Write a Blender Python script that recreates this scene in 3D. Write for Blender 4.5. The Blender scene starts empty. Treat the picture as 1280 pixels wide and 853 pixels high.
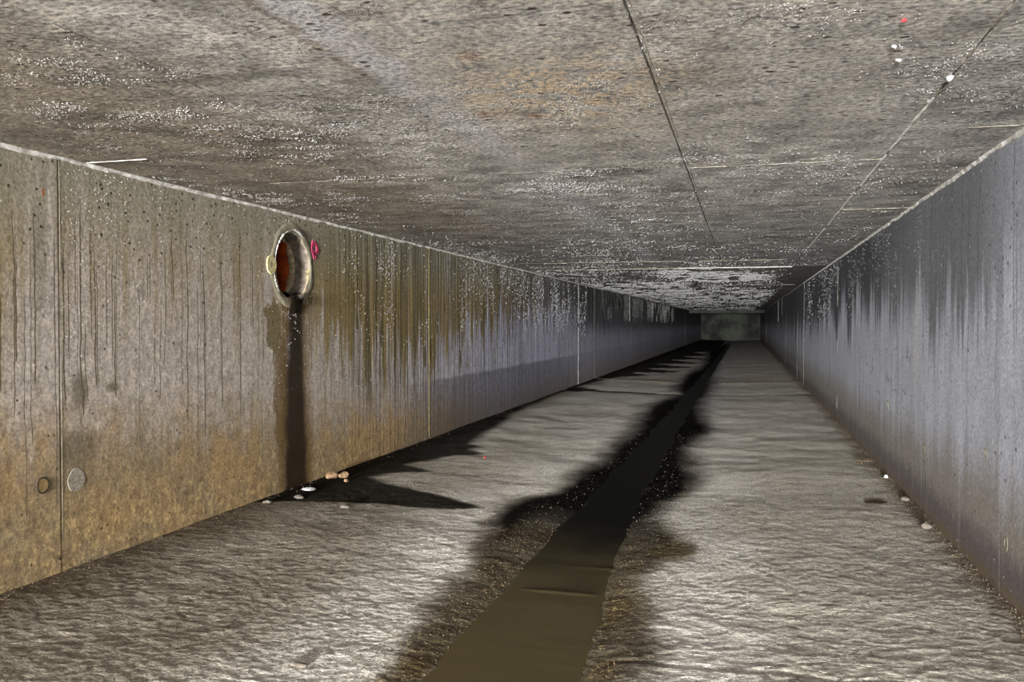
import bpy, bmesh, math, random
import numpy as np
from mathutils import Vector, Euler

# ------------------------------------------------------------------ camera, world, light
SC = bpy.context.scene
COL = SC.collection
WL, WR, H = -2.864, 0.991, 1.8          # left wall, right wall, ceiling height (metres)
Y0, Y1 = -18.0, 60.0                     # tunnel runs along +Y

cam_d = bpy.data.cameras.new('camera')
cam_d.sensor_width = 36.0
cam_d.lens = 36.0 * 1080.0 / 1280.0
cam_d.clip_start = 0.05
cam = bpy.data.objects.new('camera', cam_d)
COL.objects.link(cam)
cam.location = (0, 0, 1.08)
cam.rotation_euler = Euler((math.radians(90) - math.atan(21.5 / 1080), 0, math.atan(291 / 1080)), 'XYZ')
SC.camera = cam

world = bpy.data.worlds.new('world')
SC.world = world
world.use_nodes = True
world.node_tree.nodes['Background'].inputs[0].default_value = (0.55, 0.62, 0.75, 1)
world.node_tree.nodes['Background'].inputs[1].default_value = 0.02

def area_light(name, loc, rot, sx, sy, power, col, spread=180):
    d = bpy.data.lights.new(name, 'AREA')
    d.shape = 'RECTANGLE'; d.size = sx; d.size_y = sy
    d.energy = power; d.color = col
    o = bpy.data.objects.new(name, d); COL.objects.link(o)
    d.spread = math.radians(spread)
    o.location = loc; o.rotation_euler = rot
    return o
# unseen area lamp added behind the camera to light the tunnel
area_light('rear_fill', (-0.9, -17.5, 0.95), (math.radians(90), 0, 0), 3.4, 1.4, 650, (1.0, 0.99, 0.965), 22)
# the photographer's diffused flash beside the camera
area_light('flash', (-0.15, -0.5, 1.38), (math.radians(88), 0, math.radians(10)), 0.5, 0.35, 42, (1.0, 0.985, 0.96))

SC.view_settings.view_transform = 'Standard'
SC.view_settings.look = 'None'
SC.view_settings.gamma = 1.0
SC.view_settings.exposure = -0.06
SC.view_settings.use_curve_mapping = False

random.seed(7)
RNG = np.random.default_rng(7)

# ------------------------------------------------------------------ shader expression helper
class T:
    """Node tree wrapper: expressions become shader nodes."""
    def __init__(s, name):
        s.m = bpy.data.materials.new(name); s.m.use_nodes = True
        s.nt = s.m.node_tree; s.nt.nodes.clear()
        s.out = s.nt.nodes.new('ShaderNodeOutputMaterial')
        s.b = s.nt.nodes.new('ShaderNodeBsdfPrincipled')
        s.nt.links.new(s.b.outputs[0], s.out.inputs[0])
        g = s.nt.nodes.new('ShaderNodeNewGeometry')
        s.P = E(s, g.outputs['Position'])
        sp = s.nt.nodes.new('ShaderNodeSeparateXYZ')
        s.nt.links.new(g.outputs['Position'], sp.inputs[0])
        s.x, s.y, s.z = (E(s, sp.outputs[i]) for i in range(3))
    def put(s, sock, v):
        if isinstance(v, E): s.nt.links.new(v.s, sock)
        elif isinstance(v, (tuple, list)):
            k = len(sock.default_value); v = (tuple(v) + (1.0,))[:k]
            sock.default_value = v
        else: sock.default_value = v
    def math(s, op, a, b=None, c=None, clamp=False):
        n = s.nt.nodes.new('ShaderNodeMath'); n.operation = op; n.use_clamp = clamp
        s.put(n.inputs[0], a)
        if b is not None: s.put(n.inputs[1], b)
        if c is not None: s.put(n.inputs[2], c)
        return E(s, n.outputs[0])
    def vec(s, x=0.0, y=0.0, z=0.0):
        n = s.nt.nodes.new('ShaderNodeCombineXYZ')
        for i, v in enumerate((x, y, z)): s.put(n.inputs[i], v)
        return E(s, n.outputs[0])
    def ss(s, x, a, b, lo=0.0, hi=1.0):
        n = s.nt.nodes.new('ShaderNodeMapRange'); n.interpolation_type = 'SMOOTHSTEP'
        s.put(n.inputs[0], x); s.put(n.inputs[1], a); s.put(n.inputs[2], b)
        s.put(n.inputs[3], lo); s.put(n.inputs[4], hi)
        return E(s, n.outputs[0])
    def noise(s, v, scale=1.0, det=3.0, rough=0.55, dim='3D'):
        n = s.nt.nodes.new('ShaderNodeTexNoise'); n.noise_dimensions = dim
        if dim == '1D': s.put(n.inputs['W'], v)
        else: s.put(n.inputs['Vector'], v)
        n.inputs['Scale'].default_value = scale; n.inputs['Detail'].default_value = det
        n.inputs['Roughness'].default_value = rough
        return E(s, n.outputs[0])
    def vor1(s, w, scale):
        n = s.nt.nodes.new('ShaderNodeTexVoronoi'); n.voronoi_dimensions = '1D'
        s.put(n.inputs['W'], w); n.inputs['Scale'].default_value = scale
        sp = s.nt.nodes.new('ShaderNodeSeparateColor')
        s.nt.links.new(n.outputs['Color'], sp.inputs[0])
        return E(s, n.outputs['Distance']), [E(s, sp.outputs[i]) for i in range(3)]
    def vor(s, v, scale):
        n = s.nt.nodes.new('ShaderNodeTexVoronoi')
        s.put(n.inputs['Vector'], v); n.inputs['Scale'].default_value = scale
        sp = s.nt.nodes.new('ShaderNodeSeparateColor')
        s.nt.links.new(n.outputs['Color'], sp.inputs[0])
        return E(s, n.outputs['Distance']), [E(s, sp.outputs[i]) for i in range(3)]
    def curve(s, x, pts, x0, x1, y0, y1):
        """piecewise curve through pts (x,y) scaled into x0..x1 / y0..y1"""
        n = s.nt.nodes.new('ShaderNodeFloatCurve')
        c = n.mapping.curves[0]
        pp = [((a - x0) / (x1 - x0), (b - y0) / (y1 - y0)) for a, b in pts]
        c.points[0].location = pp[0]; c.points[1].location = pp[-1]
        for p in pp[1:-1]: c.points.new(*p)
        for p in c.points: p.handle_type = 'VECTOR'
        n.mapping.update()
        s.put(n.inputs['Value'], (x - x0) * (1.0 / (x1 - x0)))
        return E(s, n.outputs[0]) * (y1 - y0) + y0
    def attr(s, name):
        n = s.nt.nodes.new('ShaderNodeAttribute'); n.attribute_name = name
        return E(s, n.outputs['Fac'])
    def mix(s, a, b, f):
        n = s.nt.nodes.new('ShaderNodeMix'); n.data_type = 'RGBA'
        s.put(n.inputs[0], f); s.put(n.inputs[6], a); s.put(n.inputs[7], b)
        return E(s, n.outputs[2])
    def mul(s, a, f):
        """colour times scalar"""
        n = s.nt.nodes.new('ShaderNodeVectorMath'); n.operation = 'SCALE'
        s.put(n.inputs[0], a); s.put(n.inputs['Scale'], f)
        return E(s, n.outputs[0])
    def bump(s, h, dist, strength=1.0):
        n = s.nt.nodes.new('ShaderNodeBump')
        s.put(n.inputs['Height'], h); n.inputs['Distance'].default_value = dist
        n.inputs['Strength'].default_value = strength
        s.nt.links.new(n.outputs[0], s.b.inputs['Normal'])
    def done(s, col, rough=0.8, spec=0.3, **kw):
        s.put(s.b.inputs['Base Color'], col); s.put(s.b.inputs['Roughness'], rough)
        s.put(s.b.inputs['Specular IOR Level'], spec)
        for k, v in kw.items(): s.put(s.b.inputs[k.replace('_', ' ')], v)
        return s.m

class E:
    def __init__(s, t, sock): s.t, s.s = t, sock
    def __add__(s, o): return s.t.math('ADD', s, o)
    __radd__ = __add__
    def __mul__(s, o): return s.t.math('MULTIPLY', s, o)
    __rmul__ = __mul__
    def __sub__(s, o): return s.t.math('SUBTRACT', s, o)
    def __rsub__(s, o): return s.t.math('SUBTRACT', o, s)
    def __neg__(s): return s.t.math('MULTIPLY', s, -1.0)
    def abs(s): return s.t.math('ABSOLUTE', s)
    def max(s, o): return s.t.math('MAXIMUM', s, o)
    def min(s, o): return s.t.math('MINIMUM', s, o)
    def clamp(s): return s.t.math('ADD', s, 0.0, clamp=True)

def srgb(r, g, b):
    f = lambda c: (c / 255 / 12.92) if c <= 10 else ((c / 255 + 0.055) / 1.055) ** 2.4
    return (f(r), f(g), f(b), 1.0)

def ell(t, a, b, ca, cb, ra, rb, wob=None):
    """soft-distance of an ellipse (0 at centre, 1 on outline) in coords a,b"""
    da = (a - ca) * (1.0 / ra); db = (b - cb) * (1.0 / rb)
    d = t.math('SQRT', da * da + db * db)
    return d if wob is None else d + wob

# ------------------------------------------------------------------ materials
def mat_left():
    t = T('stained_concrete')
    y, z = t.y, t.z
    wob = t.noise(t.vec(0, y * 2.0, z * 3.0), 1.0, 3)
    ys = y + (wob - 0.5) * 0.05
    fine = t.noise(t.P, 60, 6, 0.75)
    mid = t.noise(t.P, 9, 5, 0.65)
    big = t.noise(t.P, 1.6, 3)
    streak = t.noise(t.vec(0, ys * 14, z * 0.6), 1.0, 4, 0.65)
    streakf = t.noise(t.vec(0, ys * 42, z * 0.9), 1.0, 3, 0.6)
    # plain concrete, bluer further on where lime has washed over it
    far = t.ss(y, 5.5, 10.5)
    base = t.mix(srgb(170, 160, 150), srgb(172, 173, 192), far)
    base = t.mul(base, 0.62 + 0.5 * mid + 0.26 * streak)
    # ochre silt on the foot of the wall
    och_top = t.curve(y, [(-6, .8), (2.8, .66), (4.2, .55), (5.0, .48), (6.0, .42), (7.5, .34), (10, .26), (60, .2)], -6, 60, 0, 1.2)
    och = t.ss(z - och_top + (mid - .5) * .5 + (streak - .5) * .5, .25, -.25)
    ochc = t.mix(srgb(160, 130, 82), srgb(136, 120, 90), t.ss(big, .35, .65))
    ochc = t.mix(ochc, srgb(120, 94, 58), t.ss(mid, .46, .66) * .7)
    col = t.mix(base, ochc, och * (0.9 - 0.35 * t.ss(y, 6, 10)))
    col = t.mul(col, t.ss(t.noise(t.vec(0, y * 26, z * 15), 1.0, 5, .7), .3, .7, .72, 1.25))
    # pale scuffs near the floor
    sc = t.ss(t.noise(t.P, 24, 5, .72), .52, .62) * t.ss(z + (mid - .5) * .5, .40, .12) * t.ss(y, 8.5, 6.5)
    col = t.mix(col, srgb(196, 170, 120), sc * .75)
    # grey damp band with a tide line further along
    tide = t.ss(z + (t.noise(y, 3.0, 2, dim='1D') - .5) * .03, .56, .52) * t.ss(y, 6.5, 8.5) * t.ss(y, 17, 12, .25, 1)
    col = t.mix(col, t.mul(col, 0.40), tide * (.55 + .7 * streakf))
    # olive slime coming down from the ceiling joint
    n1 = t.noise(y, 5.5, 3, .6, dim='1D')
    n2 = t.noise(ys, 24, 3, .7, dim='1D')
    low = t.curve(y, [(-6, 1.3), (3.0, 1.28), (3.3, 1.34), (4.4, 1.3), (5.5, 1.0), (6.2, .82), (7.6, .78), (8.6, .95), (10, 1.12), (12, 1.2), (15, 1.3), (60, 1.4)], -6, 60, 0, 1.8)
    dz = z - low + (n1 - .5) * 1.5 + (n2 - .5) * .8 + (mid - .5) * .3
    olive = t.ss(dz, -.04, .10)
    olives = t.ss(dz + (mid - .5) * .6, -.35, .6)
    oc = t.mix(srgb(128, 110, 64), srgb(130, 125, 104), t.ss(z, 1.25, 1.75))
    oc = t.mix(oc, srgb(78, 78, 74), t.ss(y, 8.5, 14) * .9)
    heavy = t.ss(y, 5.0, 5.8)
    col = t.mix(col, t.mul(oc, .75 + .5 * streakf), (olives * (1 - heavy) * .8 + olive * heavy * .95).clamp())
    # hanging tongues of slime
    vd, vr = t.vor(t.vec(0, y * 7.5, z * 2.4), 1.0)
    tong = t.ss(vd + (mid - .5) * .25, .30, .22) * t.ss(vr[0], .62, .66) * t.ss(y, 5.5, 6.2) * t.ss(y, 12, 9) * t.ss(z, .55, .7) * t.ss(z, 1.35, 1.2)
    col = t.mix(col, srgb(96, 84, 48), tong * .9)
    # thin drip lines
    for sc_, w, thr, colr, lo, rng in ((11, .065, .3, srgb(84, 70, 36), .45, .85), (23, .09, .5, srgb(88, 76, 44), .55, .8), (37, .10, .66, srgb(76, 70, 54), .2, 1.0)):
        d, r = t.vor1(ys, sc_)
        ln = t.ss(d, w, w * .45) * t.ss(r[0], thr, thr + .05) * t.ss(z - (r[1] * rng + lo), -.01, .02) * t.ss(z + r[2] * .5, 1.72, 1.5)
        col = t.mix(col, colr, ln * .9)
    # white lime runs and fine combing, mostly past the pipe
    lime = t.ss(streakf, .55, .75) * t.ss(y, 5.3, 7) * t.ss(z, .3, .7)
    col = t.mix(col, srgb(205, 205, 222), lime * .85)
    comb = t.ss(t.noise(t.vec(3, ys * 30, z * .5), 1.0, 3, .65), .50, .60) * t.ss(y, 5.3, 6) * t.ss(y, 13, 10) * t.ss(z + (n1 - .5) * .6, .3, .6)
    col = t.mix(col, srgb(88, 78, 46), comb * .85)
    col = t.mix(col, t.mul(col, t.ss(t.noise(t.vec(5, ys * 34, z * .4), 1.0, 3, .7), .36, .64, .55, 1.3)), t.ss(y, 5.3, 6.5))
    # far part: darker grey above
    dark_top = t.ss(y, 13.5, 16.5) * t.ss(z + (streak - .5) * .9, .75, 1.15)
    col = t.mix(col, srgb(52, 54, 52), dark_top * .8)
    far_dim = t.ss(y, 15.0, 17.5)
    col = t.mix(col, t.mul(col, .85), far_dim)  # dimming with depth painted into the wall colour
    frost = t.ss(t.noise(t.vec(0, y * 16, z * 2.2), 1.0, 3, .7), .56, .68) * t.ss(z + (n1 - .5) * .5, 1.05, 1.35) * t.ss(y, 16.8, 18) * t.ss(y, 36, 28)
    col = t.mix(col, srgb(228, 228, 222), frost * .95)
    # black wet run below the pipe, with rusty fringes
    wy = y + (t.noise(t.vec(0, 0, z * 5), 1.0, 3) - .5) * .09 + (mid - .5) * .05
    w = t.ss(z, 0, 1.2, .155, .10)
    below = t.ss(z, 1.27, 1.19)
    dd = (wy - 5.135).abs()
    fr = t.ss(dd - w, .12, .02) * below * t.ss(mid, .3, .5)
    col = t.mix(col, srgb(104, 78, 36), fr * .75)
    blot = ell(t, y, z, 4.87, 1.06, .10, .19, (mid - .5) * 1.5 + (streak - .5) * .8)
    col = t.mix(col, srgb(98, 84, 42), t.ss(blot, 1.1, .85) * .85)
    blot2 = ell(t, y, z, 4.95, .62, .09, .42, (mid - .5) * .9)
    col = t.mix(col, srgb(100, 76, 38), t.ss(blot2, 1.15, .75) * .8)
    run = t.ss(dd - w, .035, -.05) * below
    col = t.mix(col, srgb(38, 30, 19), run * .96)
    pale = t.ss((wy - 5.42).abs(), .03, .01) * t.ss(z, 1.1, .9) * t.ss(streakf, .4, .6)
    col = t.mix(col, srgb(170, 160, 130), pale * .7)
    # dark soft smudges and rust speck near the first joint
    for (a, b, ra, rb, c, k) in ((3.22, .78, .05, .10, srgb(84, 76, 58), .7), (3.42, .78, .05, .03, srgb(90, 84, 60), .7),
                                 (2.99, 1.35, .05, .28, srgb(110, 104, 88), .5), (3.20, .53, .14, .10, srgb(96, 86, 66), .6)):
        col = t.mix(col, c, t.ss(ell(t, y, z, a, b, ra, rb, (mid - .5) * .8), 1.2, .5) * k)
    col = t.mix(col, srgb(170, 92, 30), t.ss(ell(t, y, z, 3.02, 1.635, .006, .02), 1.1, .7))
    # darker seam zone right beside the cast joints
    # pits: dark bug holes, more of them high up
    pd, pr = t.vor(t.P, 21)
    pit = t.ss(pd + (fine - .5) * .3, .19, .12) * t.ss(pr[0] + t.ss(z, 1.2, 1.75) * .16, .92, .94)
    col = t.mix(col, srgb(34, 30, 24), pit * .9)
    ld, lr = t.vor(t.P, 26)
    lim = t.ss(ld, .16, .1) * t.ss(lr[1], .86, .88) * t.ss(z, .5, .9)
    col = t.mix(col, srgb(222, 220, 214), lim * .85)
    col = t.mul(col, t.ss(fine, .33, .67, .68, 1.32))
    t.bump(fine * .9 + mid, .005, .8)
    rough = .75 - run * .4
    return t.done(col, rough, .35)

def mat_right():
    t = T('grey_wall_concrete')
    y, z = t.y, t.z
    wob = t.noise(t.vec(0, y * 2.0, z * 2.5), 1.0, 3)
    ys = y + (wob - 0.5) * 0.09
    fine = t.noise(t.P, 70, 6, 0.75)
    mid = t.noise(t.P, 8, 5, 0.65)
    big = t.noise(t.P, 1.3, 3)
    streak = t.noise(t.vec(7, ys * 7, z * 0.5), 1.0, 4, 0.6)
    streakf = t.noise(t.vec(7, ys * 26, z * 0.7), 1.0, 3, 0.6)
    base = t.mul(srgb(184, 187, 199), 0.40 + 0.6 * streak + .5 * mid)
    # brown-grey lower band and violet-black foot
    br = t.ss(z + (streak - .5) * .5 + (big - .5) * .3, .62, .25)
    col = t.mix(base, srgb(132, 124, 112), br * .85)
    ft = t.ss(z + (streakf - .5) * .16 + (mid - .5) * .16, .26, .10)
    col = t.mix(col, srgb(92, 84, 84), ft * .85)
    col = t.mix(col, srgb(112, 94, 72), t.ss(z + (fine - .5) * .12, .07, .03) * .7)
    # dark damp coming down from the ceiling joint, ragged lower edge
    n1 = t.noise(y, 1.5, 3, .6, dim='1D'); n2 = t.noise(ys, 11, 3, .65, dim='1D')
    dz = z - 1.12 + (n1 - .5) * 1.1 + (n2 - .5) * .75 + (mid - .5) * .25
    damp = t.ss(dz, -.12, .22)
    near = t.ss(y, 3.4, 4.4)
    col = t.mix(col, t.mul(srgb(104, 106, 110), .65 + .7 * streakf), damp * (.35 + .55 * near))
    dk = t.ss(dz + t.ss(y, 6, 16) * .3, .02, .34) * t.ss(y, 5.2, 8.0)
    col = t.mix(col, srgb(52, 55, 61), dk * .85)
    # pale washed column beside the first joint
    col = t.mix(col, srgb(190, 190, 194), t.ss((ys - 5.62).abs() + (mid - .5) * .1, .16, .04) * t.ss(z, .6, .8) * t.ss(z, 1.35, 1.1) * .65)
    for sc_, w, thr, colr, lo, rng in ((7, .05, .4, srgb(64, 64, 66), .55, .9), (15, .07, .55, srgb(74, 72, 72), .3, 1.0)):
        d, r = t.vor1(ys, sc_)
        ln = t.ss(d, w, w * .4) * t.ss(r[0], thr, thr + .05) * t.ss(z - (r[1] * rng + lo), -.01, .05) * t.ss(z - r[2] * .9, 1.6, 1.2)
        col = t.mix(col, colr, ln * .6)
    d, r = t.vor1(ys + .37, 9)
    wl = t.ss(d, .05, .02) * t.ss(r[0], .6, .65) * t.ss(z - r[1] * .8, .75, .6)
    col = t.mix(col, srgb(205, 205, 206), wl * .45)
    # curling crack lines
    cw = t.noise(t.vec(3, y * 2.2, z * 2.2), 1.0, 3, .5)
    crack = t.ss((cw - .5).abs(), .006, .002) * t.ss(z, .45, .6) * t.ss(z, 1.0, .85) * t.ss(y, 5.5, 6) * t.ss(y, 9, 7.5)
    col = t.mix(col, srgb(60, 58, 58), crack * .7)
    far_dim = t.ss(y, 16.5, 18.5)
    col = t.mix(col, t.mul(col, .7), far_dim)  # shade further down the tunnel put into the wall colour
    pd, pr = t.vor(t.P, 14)
    pit = t.ss(pd, .14, .09) * t.ss(pr[0] + t.ss(z, 1.2, 1.75) * .12, .82, .84)
    col = t.mix(col, srgb(52, 44, 38), pit * .85)
    ld, lr = t.vor(t.P, 22)
    lim = t.ss(ld, .17, .1) * t.ss(lr[1], .88, .9)
    col = t.mix(col, srgb(225, 225, 222), lim * .8)
    col = t.mul(col, t.ss(fine, .33, .67, .70, 1.30))
    t.bump(fine * .6 + mid, .004, .8)
    return t.done(col, .7, .35)

def mat_ceiling():
    t = T('ceiling_concrete')
    x, y = t.x, t.y
    fine = t.noise(t.vec(x * 48, y * 64, 0), 1.0, 6, 0.75)
    mid = t.noise(t.vec(x * 8, y * 11, 0), 1.0, 5, 0.65)
    big = t.noise(t.P, 1.1, 4, .6)
    sx = t.noise(t.vec(x * 2.2, y * 12, 0), 1.0, 4, .65)       # brushed sideways
    left = t.ss(x + (big - .5) * .7, -1.2, -2.1)
    col = t.mix(srgb(171, 167, 160), srgb(146, 136, 122), left)
    col = t.mix(col, srgb(128, 127, 126), t.ss(y, 4.0, 9.0) * .7)
    col = t.mul(col, -.15 + 1.05 * mid + .8 * sx + .45 * big)
    # darker grey mould clouds
    col = t.mix(col, srgb(94, 89, 80), t.ss(t.noise(t.P, 2.6, 5, .65), .52, .68) * .6)
    col = t.mul(col, t.ss(t.noise(t.vec(x * 4, y * 5, 2), 1.0, 5, .72), .34, .66, .60, 1.30))
    # paler dry concrete in the middle
    pale = t.ss(x, -1.5, -.7) * t.ss(x, .9, .2) * t.ss(y, 4.6, 2.5)
    col = t.mix(col, srgb(176, 168, 156), pale * t.ss(mid, .38, .62) * .6)
    # warm rust clouds
    r = ell(t, x, y, -.55, 2.75, .55, .75, (mid - .5) * 1.6 + (big - .5) * 1.2)
    col = t.mix(col, srgb(190, 158, 112), t.ss(r, 1.0, .3) * t.ss(fine + (mid - .5) * .8, .47, .57) * .65)
    for (a, b, k) in ((-.72, 2.23, .05), (-.70, 2.92, .05), (-.98, 2.05, .05), (-.86, 2.85, .08)):
        rs = ell(t, x, y, a, b, k, k, (fine - .5) * 2.2)
        col = t.mix(col, srgb(128, 84, 42), t.ss(rs + (mid - .5) * 3, 1.0, .1) * .6)
    # bluish lime wash running lengthways
    bx = (x + .985 + (t.noise(y, .8, 2, dim='1D') - .5) * .12).abs()
    band = t.ss(bx + (mid - .5) * .22 + (fine - .5) * .1, .10, .03)
    bk = t.curve(y, [(-6, .8), (1.6, .85), (2.35, .8), (2.7, .3), (3.1, .75), (3.7, .45), (4.4, .5), (8, .45), (11, .35), (11.3, 0), (60, 0)], -6, 60, 0, 1)
    col = t.mix(col, srgb(184, 181, 183), band * bk * .9)
    dkb = t.ss((x + .86).abs() + (mid - .5) * .06, .08, .02) * t.ss(y, 11.2, 11.6)
    # long hair cracks
    cw = t.noise(t.vec(x * .9, y * .9, 4), 1.0, 4, .5)
    crack = t.ss((cw - .52).abs(), .002, .0006) * t.ss(big, .5, .6)
    col = t.mix(col, srgb(70, 60, 48), crack * .7)
    cw2 = t.noise(t.vec(0, y * 1.2, 0), 1.0, 4, .6)
    cl = t.ss((x + 1.02 + .16 * (t.noise(y, 2.2, 4, .6, dim='1D') - .2)).abs(), .02, .006) * t.ss(y, 2.5, 2.2) * t.ss(mid, .4, .5)
    col = t.mix(col, srgb(96, 78, 54), cl * .55)
    # flecks: dark bug holes stretched sideways
    pd, pr = t.vor(t.vec(x * 15, y * 21, 0), 1.0)
    pit = t.ss(pd + (fine - .5) * .15, .19, .12) * t.ss(pr[0] + big * .25, .80, .82)
    col = t.mix(col, srgb(52, 34, 21), pit * .9)
    pd2, pr2 = t.vor(t.vec(x * 40, y * 60, 0), 1.0)
    pit2 = t.ss(pd2, .26, .16) * t.ss(pr2[0] + mid * .3, .92, .95)
    col = t.mix(col, srgb(58, 46, 34), pit2 * .75)
    # rough surface beyond the second cross joint, its glints painted as pale specks
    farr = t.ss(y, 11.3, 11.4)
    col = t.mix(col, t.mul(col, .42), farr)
    far_glint = t.ss(t.noise(t.vec(x * 34, y * 13, 0), 1.0, 3, .7), .51, .58) * farr * t.ss(x, .6, .3) * t.ss(y, 36, 14)
    col = t.mix(col, srgb(214, 212, 204), far_glint * .6)
    col = t.mix(col, srgb(38, 38, 40), dkb * .8)
    col = t.mul(col, t.ss(fine, .36, .64, .34, 1.45))
    t.bump(fine * .8 + mid * 1.3 - pit * 2.0, .006, .9)
    return t.done(col, .62, .4)

def mat_floor():
    t = T('silty_floor')
    x, y = t.x, t.y
    wet, silt, alg = t.attr('wet'), t.attr('silt'), t.attr('algae')
    fine = t.noise(t.P, 90, 5, .7)
    mid = t.noise(t.P, 10, 5, .65)
    big = t.noise(t.P, 1.4, 4, .6)
    col = t.mix(srgb(136, 127, 113), srgb(157, 149, 136), t.ss(big, .35, .65))
    col = t.mix(col, srgb(182, 180, 174), t.ss(y, 5, 11))
    col = t.mix(col, srgb(188, 182, 170), (t.ss(x, -.6, .1) * .8 + t.ss(x, -.9, -1.1) * t.ss(y, 4.2, 6.0) * .6).clamp())
    col = t.mix(col, srgb(108, 98, 83), t.ss(mid, .5, .72) * .5)
    foot = t.ss(x + (mid - .5) * .3, WL + .5, WL + .02)
    col = t.mix(col, srgb(92, 80, 63), foot * .8)
    footr = t.ss(x + (mid - .5) * .12, WR - .16, WR - .01)
    col = t.mix(col, srgb(112, 95, 74), footr * .6)
    col = t.mix(col, srgb(218, 213, 204), silt * .9)
    grain = t.ss(t.noise(t.P, 42, 3, .6), .56, .66)
    ac = t.mix(srgb(80, 68, 44), srgb(172, 152, 108), grain)
    col = t.mix(col, ac, alg)
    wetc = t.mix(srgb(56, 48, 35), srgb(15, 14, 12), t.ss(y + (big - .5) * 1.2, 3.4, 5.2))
    speck = t.ss(t.noise(t.P, 60, 2, .6), .64, .70)
    wetc = t.mix(wetc, srgb(130, 122, 104), speck * .45)  # wet-floor glints painted as pale specks
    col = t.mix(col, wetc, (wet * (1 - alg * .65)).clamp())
    cr = t.noise(t.vec(x * 17, y * 34, 0), 1.0, 4, .6)
    crv = t.ss((cr - .5).abs(), .03, .006) * t.ss(t.noise(t.P, 13, 3, .6), .42, .58) * (1 - wet) * t.ss(y, 10, 5)
    col = t.mix(col, srgb(66, 57, 46), crv * .6)  # crevice shade painted as thin dark lines
    col = t.mul(col, t.ss(fine, .33, .67, .66, 1.3))
    crust = t.noise(t.vec(x * 64, y * 88, 0), 1.0, 4, .66)
    t.bump(fine * .3 + mid * .35 + (1 - wet * .6) * crust * 1.3, .011, 1.0)
    return t.done(col, .95, .06 - wet * .04)

def mat_water():
    t = T('murky_water')
    big = t.noise(t.P, 2.2, 4, .6)
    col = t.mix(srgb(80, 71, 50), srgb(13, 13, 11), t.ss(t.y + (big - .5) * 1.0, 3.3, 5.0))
    rip = t.noise(t.vec(t.x * 14, t.y * 26, 0), 1.0, 3, .6)
    t.bump(rip, .002, .25)
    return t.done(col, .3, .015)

def simple(name, c0, c1, sc=20, rough=.8, spec=.3, bump=.002):
    t = T(name)
    n = t.noise(t.P, sc, 4, .65)
    t.bump(t.noise(t.P, sc * 2, 4, .65), bump, .8)
    return t.done(t.mix(c0, c1, t.ss(n, .35, .65)), rough, spec)

M = dict(left=mat_left(), right=mat_right(), ceil=mat_ceiling(), floor=mat_floor(), water=mat_water(),
         gap=simple('joint_grime', srgb(38, 33, 27), srgb(58, 50, 40)),
         lime=simple('lime_crust', srgb(196, 190, 180), srgb(246, 245, 242), 40, .6),
         limegrey=simple('grey_lime', srgb(112, 106, 92), srgb(176, 170, 156), 30, .7),
         limeyel=simple('yellowish_lime', srgb(112, 100, 66), srgb(150, 138, 98), 30, .7),
         glint=simple('glint_bead', srgb(205, 204, 200), srgb(245, 245, 245), 8, .25, .6, .0005),
         mortar=simple('pipe_mortar', srgb(124, 117, 98), srgb(152, 146, 126), 18),
         bore=simple('bored_concrete', srgb(96, 88, 78), srgb(134, 124, 114), 22, .95, .05, .003),
         rust=simple('rusty_clay', srgb(120, 44, 8), srgb(176, 78, 18), 10, .7),
         cream=simple('cream_mortar', srgb(140, 122, 94), srgb(190, 176, 146), 30),
         dark=simple('wet_black', srgb(26, 21, 14), srgb(48, 38, 24), 20, .35),
         pink=simple('pink_paint', srgb(160, 44, 84), srgb(196, 74, 112), 60),
         yellow=simple('cream_plastic', srgb(176, 164, 110), srgb(206, 196, 150), 60),
         plug=simple('pale_plug', srgb(126, 118, 104), srgb(168, 160, 146), 90),
         ochre=simple('ochre_plug', srgb(134, 112, 72), srgb(158, 136, 94), 50),
         rock=simple('tan_stone', srgb(84, 64, 44), srgb(124, 100, 76), 50),
         rockgrey=simple('grey_stone', srgb(76, 70, 62), srgb(108, 100, 90), 50),
         white=simple('white_scrap', srgb(140, 140, 139), srgb(180, 180, 178), 50, .5),
         twig=simple('dark_twig', srgb(48, 38, 26), srgb(84, 68, 48), 60),
         grit=simple('brown_grit', srgb(60, 50, 39), srgb(92, 80, 64), 50),
         grains=simple('golden_grains', srgb(52, 43, 26), srgb(92, 77, 48), 50),
         red=simple('red_scrap', srgb(190, 30, 36), srgb(216, 50, 50), 60),
         back=simple('end_concrete', srgb(12, 14, 11), srgb(54, 58, 49), .7), beam=simple('dark_concrete', srgb(30, 32, 30), srgb(48, 50, 46), 2))  # beam is a plain dark grey concrete

# ------------------------------------------------------------------ mesh helpers
def link(name, me, mat, parent=None):
    o = bpy.data.objects.new(name, me); COL.objects.link(o)
    if mat is not None and not me.materials: me.materials.append(mat)
    if parent is not None: o.parent = parent
    return o

def from_bm(name, bm, mat, parent=None, smooth=False):
    me = bpy.data.meshes.new(name); bm.to_mesh(me); bm.free()
    if smooth:
        for p in me.polygons: p.use_smooth = True
    return link(name, me, mat, parent)

def from_np(name, v, f, mat, parent=None, smooth=True):
    me = bpy.data.meshes.new(name)
    v = np.asarray(v, np.float32); f = np.asarray(f, np.int32)
    k = f.shape[1]
    me.vertices.add(len(v)); me.vertices.foreach_set('co', v.ravel())
    me.loops.add(f.size); me.loops.foreach_set('vertex_index', f.ravel())
    me.polygons.add(len(f)); me.polygons.foreach_set('loop_start', np.arange(0, f.size, k, dtype=np.int32))
    me.polygons.foreach_set('use_smooth', np.full(len(f), smooth))
    me.update(calc_edges=True); me.validate()
    return link(name, me, mat, parent)

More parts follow.
